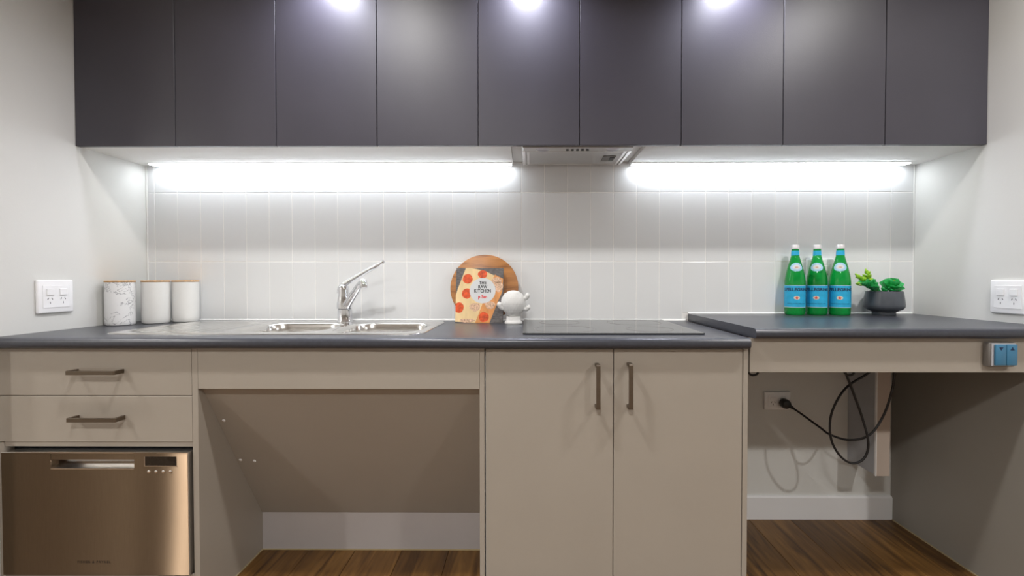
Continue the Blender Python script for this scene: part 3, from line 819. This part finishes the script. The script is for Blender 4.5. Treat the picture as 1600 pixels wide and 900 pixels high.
for cu, cvv, ru, rv in ((0.245, 0.80, 0.105, 0.09), (0.56, 0.885, 0.10, 0.075), (0.23, 0.53, 0.10, 0.095), (0.07, 0.275, 0.105, 0.095), (0.60, 0.105, 0.105, 0.09)):
    decal('printed_tomato', ell(cu, cvv, ru, rv, wob=0.02), 'tomato', 3)
for cu, cvv, ru, rv in ((0.41, 0.285, 0.115, 0.075), (0.73, 0.32, 0.105, 0.07), (0.90, 0.66, 0.095, 0.10), (0.86, 0.77, 0.10, 0.06), (0.25, 0.04, 0.16, 0.035)):
    decal('printed_biscuit', ell(cu, cvv, ru, rv, wob=0.05), 'bread', 3)
decal('title_disc', ell(0.565, 0.585, 0.275, 0.232, 48), 'white_print', 5)
for s, v, sz in (('THE', 0.725, 0.0185), ('RAW', 0.652, 0.0185), ('KITCHEN', 0.576, 0.0185)):
    tb = text_mesh(s, sz, 0.0001, 1.10, 0.0006)
    bmesh.ops.scale(tb, vec=(0.84, 1, 1), verts=tb.verts)
    part('title', shift(tb, (0.565 - 0.5) * BW, -0.0009, v * BH), 'ink', cover, local=True)
part('author', shift(text_mesh('p San', 0.0185, 0.0001, 0.95, 0.0005), (0.57 - 0.5) * BW, -0.0009, 0.470 * BH), 'red', cover, local=True)

# white ornament: bumpy round body on a foot with small side knobs
OX, OY = -0.0575, -0.1500
t = thing('ceramic_ornament', 'white dimpled ceramic ornament with round body and little side knobs beside the book', 'ornament', (OX, OY, ZC + 0.0002))
zc_, rx, rz_ = 0.0830, 0.0490, 0.0520
bm = bmesh.new()
rings, segs = 40, 72
vv = []
for i in range(rings + 1):
    a = -PI / 2 + 0.30 + (PI - 0.30) * i / rings
    row = []
    for j in range(segs):
        b = 2 * PI * j / segs
        taper = 1.0 - 0.20 * max(0, -math.sin(a)) ** 1.3
        bumpv = 0.0042 * max(0, math.cos(i * PI / 1.5) * math.cos((j + (i // 3) * 1.5) * PI / 1.5))
        r = rx * taper * math.cos(a) + bumpv
        row.append(bm.verts.new((r * math.cos(b), 0.72 * r * math.sin(b), zc_ + (rz_ * 1.12 if a < 0 else rz_) * math.sin(a))))
    vv.append(row)
for a, b in zip(vv, vv[1:]):
    for j in range(segs):
        k = (j + 1) % segs
        bm.faces.new((a[j], a[k], b[k], b[j]))
bm.faces.new(vv[0][::-1])
bmesh.ops.remove_doubles(bm, verts=vv[-1], dist=0.0005)
part('body', bm, 'ornament', t, smooth=60, local=True)
bm = lathe([(0.001, 0), (0.034, 0), (0.0355, 0.002), (0.035, 0.008), (0.031, 0.012), (0.029, 0.017), (0.028, 0.030)], 40)
bmesh.ops.scale(bm, vec=(1, 0.8, 1), verts=bm.verts)
part('foot', bm, 'ornament', t, smooth=40, local=True)
for path, rr in (([(0.040, -0.004, 0.100), (0.052, -0.006, 0.106), (0.057, -0.007, 0.116), (0.057, -0.007, 0.126)], [0.0085, 0.0095, 0.0105, 0.0030]),
                 ([(0.038, -0.004, 0.062), (0.052, -0.006, 0.060), (0.060, -0.007, 0.068), (0.062, -0.007, 0.076)], [0.0085, 0.0095, 0.0105, 0.0030]),
                 ([(-0.034, -0.006, 0.060), (-0.050, -0.010, 0.068), (-0.056, -0.011, 0.080), (-0.057, -0.011, 0.090)], [0.0085, 0.0095, 0.0115, 0.0030])):
    pts = spline(path, 5)
    rs = [rr[min(int(i / 5), 3)] * (1 - (i % 5) / 5) + rr[min(int(i / 5) + 1, 3)] * ((i % 5) / 5) for i in range(len(pts))]
    part('knob', tube(pts, rs, 16), 'ornament', t, smooth=60, local=True)

# ------------------------------------------------------------------ bottles
R_, H_ = 0.0390, 0.2950
BP = [(0.001, 0.004), (0.022, 0.001), (0.034, 0.0), (0.0375, 0.003), (R_, 0.010), (R_, 0.130), (0.0386, 0.142), (0.0368, 0.158), (0.0335, 0.176), (0.0290, 0.197),
      (0.0240, 0.216), (0.0190, 0.234), (0.0158, 0.248), (0.0148, 0.260), (0.0142, 0.273), (0.0142, 0.278)]
def bottle_r(z):
    for (r0, z0), (r1, z1) in zip(BP[3:], BP[4:]):
        if z0 <= z <= z1: return r0 + (r1 - r0) * (z - z0) / (z1 - z0)
    return R_
def wrap(bm, zc0, phi, off):
    """bend a flat x-z mesh round the bottle; y gives the height above the glass"""
    for v in bm.verts:
        x, y, z = v.co
        zz = zc0 + z
        r = bottle_r(zz) + off + (-y)
        rb = bottle_r(zc0)
        a = phi + x / rb
        v.co = (r * math.cos(a), r * math.sin(a), zz)
    return bm
def band(z0, z1, off, m, name, parent, n=56, seg=1):
    prof = [(bottle_r(z0 + (z1 - z0) * k / seg) + off, z0 + (z1 - z0) * k / seg) for k in range(seg + 1)]
    return part(name, lathe(prof, n, close=False), m, parent, smooth=40, local=True)
def grid_ell(ru, rv, n=28, rings=4):
    bm = bmesh.new()
    c = bm.verts.new((0, 0, 0)); prev = None
    for k in range(1, rings + 1):
        row = [bm.verts.new((ru * k / rings * math.cos(2 * PI * i / n), 0, rv * k / rings * math.sin(2 * PI * i / n))) for i in range(n)]
        for i in range(n):
            j = (i + 1) % n
            if prev: bm.faces.new((prev[i], prev[j], row[j], row[i]))
            else: bm.faces.new((c, row[i], row[j]))
        prev = row
    return bm
def star_bm(r):
    bm = bmesh.new()
    pts = []
    for i in range(10):
        a = PI / 2 + PI * i / 5; rr = r if i % 2 == 0 else r * 0.45
        pts.append(bm.verts.new((rr * math.cos(a), 0, rr * math.sin(a))))
    c = bm.verts.new((0, 0, 0))
    for i in range(10): bm.faces.new((c, pts[i], pts[(i + 1) % 10]))
    return bm
def bottle(x, y, label, dphi):
    t = thing('water_bottle', label, 'bottle', (x, y, ZR + 0.0002), 'green water bottles on the raised worktop')
    phi = math.atan2(-2.0 - y, 0.0 - x) + dphi
    part('glass', lathe(BP, 56), 'bottle', t, smooth=50, local=True)
    lb = band(0.0335, 0.1235, 0.0003, 'label_blue', 'label', t)
    band(0.0318, 0.0335, 0.0005, 'cream', 'label_border', lb)
    band(0.1235, 0.1252, 0.0005, 'cream', 'label_border', lb)
    part('lettering', wrap(text_mesh('S.PELLEGRINO', 0.0175, 0.0001, 0.98, 0.0006), 0.1065, phi, 0.0006), 'navy', lb, local=True)
    part('print_line', wrap(text_mesh('SPARKLING NATURAL MINERAL WATER', 0.0042, 0.0001, 1.0), 0.0480, phi, 0.0006), 'navy', lb, local=True)
    ov = part('badge', wrap(grid_ell(0.0115, 0.0075), 0.0725, phi, 0.0006), 'cream', lb, smooth=60, local=True)
    part('star', wrap(star_bm(0.0075), 0.0725, phi, 0.0009), 'red', lb, local=True)
    nl = part('neck_label', wrap(grid_ell(0.0240, 0.0180), 0.2010, phi, 0.0006), 'label_pale', t, smooth=60, local=True)
    part('emblem', wrap(grid_ell(0.0150, 0.0105), 0.2010, phi, 0.0010), 'white_print', nl, smooth=60, local=True)
    part('emblem_mark', wrap(grid_ell(0.0065, 0.0028), 0.2000, phi, 0.0014), 'bread', nl, smooth=60, local=True)
    band(0.2500, 0.2700, 0.0004, 'label_blue', 'neck_band', t, seg=3)
    part('cap', lathe([(0.0150, 0.2770), (0.0156, 0.2780), (0.0150, 0.2810), (0.0152, 0.2930), (0.0140, 0.2945), (0.001, 0.2947)], 32), 'cap', t, smooth=40, local=True)
    return t
bottle(1.1330, -0.052, 'green glass water bottle with blue label, leftmost of three', 0.20)
bottle(1.2255, -0.052, 'green glass water bottle with blue label, middle of three', -0.04)
bottle(1.3125, -0.068, 'green glass water bottle with blue label, rightmost of three beside the plant', 0.0)

# ------------------------------------------------------------------ potted succulent
PX, PY = 1.4890, -0.0785
t = thing('potted_succulent', 'green succulent with trailing lime sprig in a dark slate bowl pot', 'plant', (PX, PY, ZR + 0.0002))
part('pot', lathe([(0.001, 0.0), (0.0405, 0.0), (0.0415, 0.002), (0.0405, 0.013), (0.050, 0.019), (0.0640, 0.026), (0.0700, 0.034), (0.0712, 0.043), (0.0690, 0.064), (0.0655, 0.092), (0.0645, 0.099), (0.0625, 0.100), (0.0610, 0.097), (0.061, 0.080)], 64, close=False), 'pot', t, smooth=50, local=True)
part('soil', lathe([(0.001, 0.090), (0.040, 0.089), (0.0612, 0.086)], 40, close=False), 'soil', t, smooth=60, local=True)
def leaf_bm(l, w, cup, thick=0.0022):
    bm = bmesh.new()
    n = 6
    top, bot = [], []
    for i in range(n + 1):
        f = i / n
        ww = w * (0.28 + 0.72 * math.sin(PI * min(1, f * 0.62 + 0.02)) ** 1.2) * (1 - max(0, f - 0.72) ** 2 * 11.5)
        ww = max(ww, 0.0006)
        zc0 = cup * l * (f ** 2)
        rt, rb = [], []
        for s in (-1, -0.5, 0, 0.5, 1):
            z = zc0 + abs(s) ** 2 * ww * 0.35
            rt.append(bm.verts.new((f * l, s * ww, z + thick * (1 - abs(s)))))
            rb.append(bm.verts.new((f * l, s * ww, z - thick * (1 - abs(s)) - 0.0003)))
        top.append(rt); bot.append(rb)
    for G_ in (top, bot):
        for a, b in zip(G_, G_[1:]):
            for k in range(4): bm.faces.new((a[k], a[k + 1], b[k + 1], b[k]))
    for a, b, c, d in zip(top, top[1:], bot, bot[1:]):
        bm.faces.new((a[0], b[0], d[0], c[0])); bm.faces.new((a[4], b[4], d[4], c[4]))
    for k in range(4):
        bm.faces.new((top[-1][k], top[-1][k + 1], bot[-1][k + 1], bot[-1][k]))
        bm.faces.new((top[0][k], top[0][k + 1], bot[0][k + 1], bot[0][k]))
    return bm
leafm = {k: finish('leaf', leaf_bm(*a), m, smooth=70) for k, a, m in (
    ('big', (0.042, 0.0215, 0.25), 'leaf'), ('mid', (0.030, 0.0155, 0.45), 'leaf'), ('core', (0.018, 0.0085, 0.7), 'leaf_light'),
    ('small', (0.022, 0.0075, 0.3), 'leaf'), ('lime', (0.017, 0.0062, 0.3), 'lime'), ('lime_small', (0.012, 0.0045, 0.3), 'lime'))}
def put_leaf(kind, p, az, el, roll=0.0, s=1.0):
    o = bpy.data.objects.new('leaf', leafm[kind]); COL.objects.link(o)
    o.parent = t
    o.matrix_local = Matrix.Translation(p) @ Matrix.Rotation(az, 4, 'Z') @ Matrix.Rotation(-el, 4, 'Y') @ Matrix.Rotation(roll, 4, 'X') @ Matrix.Scale(s, 4)
# rosette, tipped a little towards the room
rc = Vector((0.020, -0.006, 0.106))
TI = Matrix.Rotation(math.radians(30), 4, 'X')
def ros(kind, n, el, off, dz, s=1.0):
    for i in range(n):
        az = off + 2 * PI * i / n
        o = bpy.data.objects.new('leaf', leafm[kind]); COL.objects.link(o); o.parent = t
        o.matrix_local = Matrix.Translation(rc) @ TI @ Matrix.Translation((0, 0, dz)) @ Matrix.Rotation(az, 4, 'Z') @ Matrix.Rotation(-el, 4, 'Y') @ Matrix.Scale(s * random.uniform(.93, 1.07), 4)
ros('big', 8, 0.20, 0.2, 0.000, 1.12)
ros('big', 7, 0.45, 0.55, 0.005, 1.10)
ros('mid', 6, 0.75, 0.1, 0.011, 1.3)
ros('core', 5, 0.95, 0.4, 0.016, 1.3)
ros('core', 3, 1.3, 0.0, 0.020, 1.1)
# low filler leaves round the rim on the left and back
for i in range(16):
    a = 1.5 + 3.4 * i / 15 + random.uniform(-.15, .15)
    r = random.uniform(0.02, 0.042)
    put_leaf('small', Vector((r * math.cos(a), r * math.sin(a), 0.092 + random.uniform(0, 0.012))), a + random.uniform(-.5, .5), random.uniform(0.15, 0.9), s=random.uniform(.8, 1.2))
# trailing sprigs to the left, over the bottle side
sprigs = [[(-0.030, -0.016, 0.092), (-0.054, -0.020, 0.118), (-0.074, -0.020, 0.142), (-0.082, -0.020, 0.176)],
          [(-0.032, -0.016, 0.092), (-0.062, -0.018, 0.118), (-0.094, -0.018, 0.136), (-0.120, -0.018, 0.158)],
          [(-0.034, -0.018, 0.090), (-0.066, -0.030, 0.112), (-0.100, -0.040, 0.122), (-0.142, -0.050, 0.126)]]
for si, sp_ in enumerate(sprigs):
    pts = spline(sp_, 6)
    part('stem', tube(pts, 0.0014, 8), 'stem', t, smooth=60, local=True)
    n = len(pts)
    for i in range(4, n, 1):
        f = i / (n - 1)
        d = (pts[min(i + 1, n - 1)] - pts[max(i - 1, 0)])
        az0 = math.atan2(d.y, d.x)
        if si == 2 and f > 0.7 and i % 2: continue
        kind = 'small' if f < 0.55 else ('lime' if f < 0.9 else 'lime_small')
        if si == 2: kind = 'small' if f < 0.8 else 'lime_small'
        for sgn in (-1, 1):
            put_leaf(kind, pts[i], az0 + sgn * random.uniform(0.5, 1.3), random.uniform(-0.1, 0.8), sgn * 0.3, random.uniform(1.1, 1.6))
    put_leaf('lime', pts[-1], math.atan2(sp_[-1][1] - sp_[-2][1], sp_[-1][0] - sp_[-2][0]), 0.7, 0, 0.8)
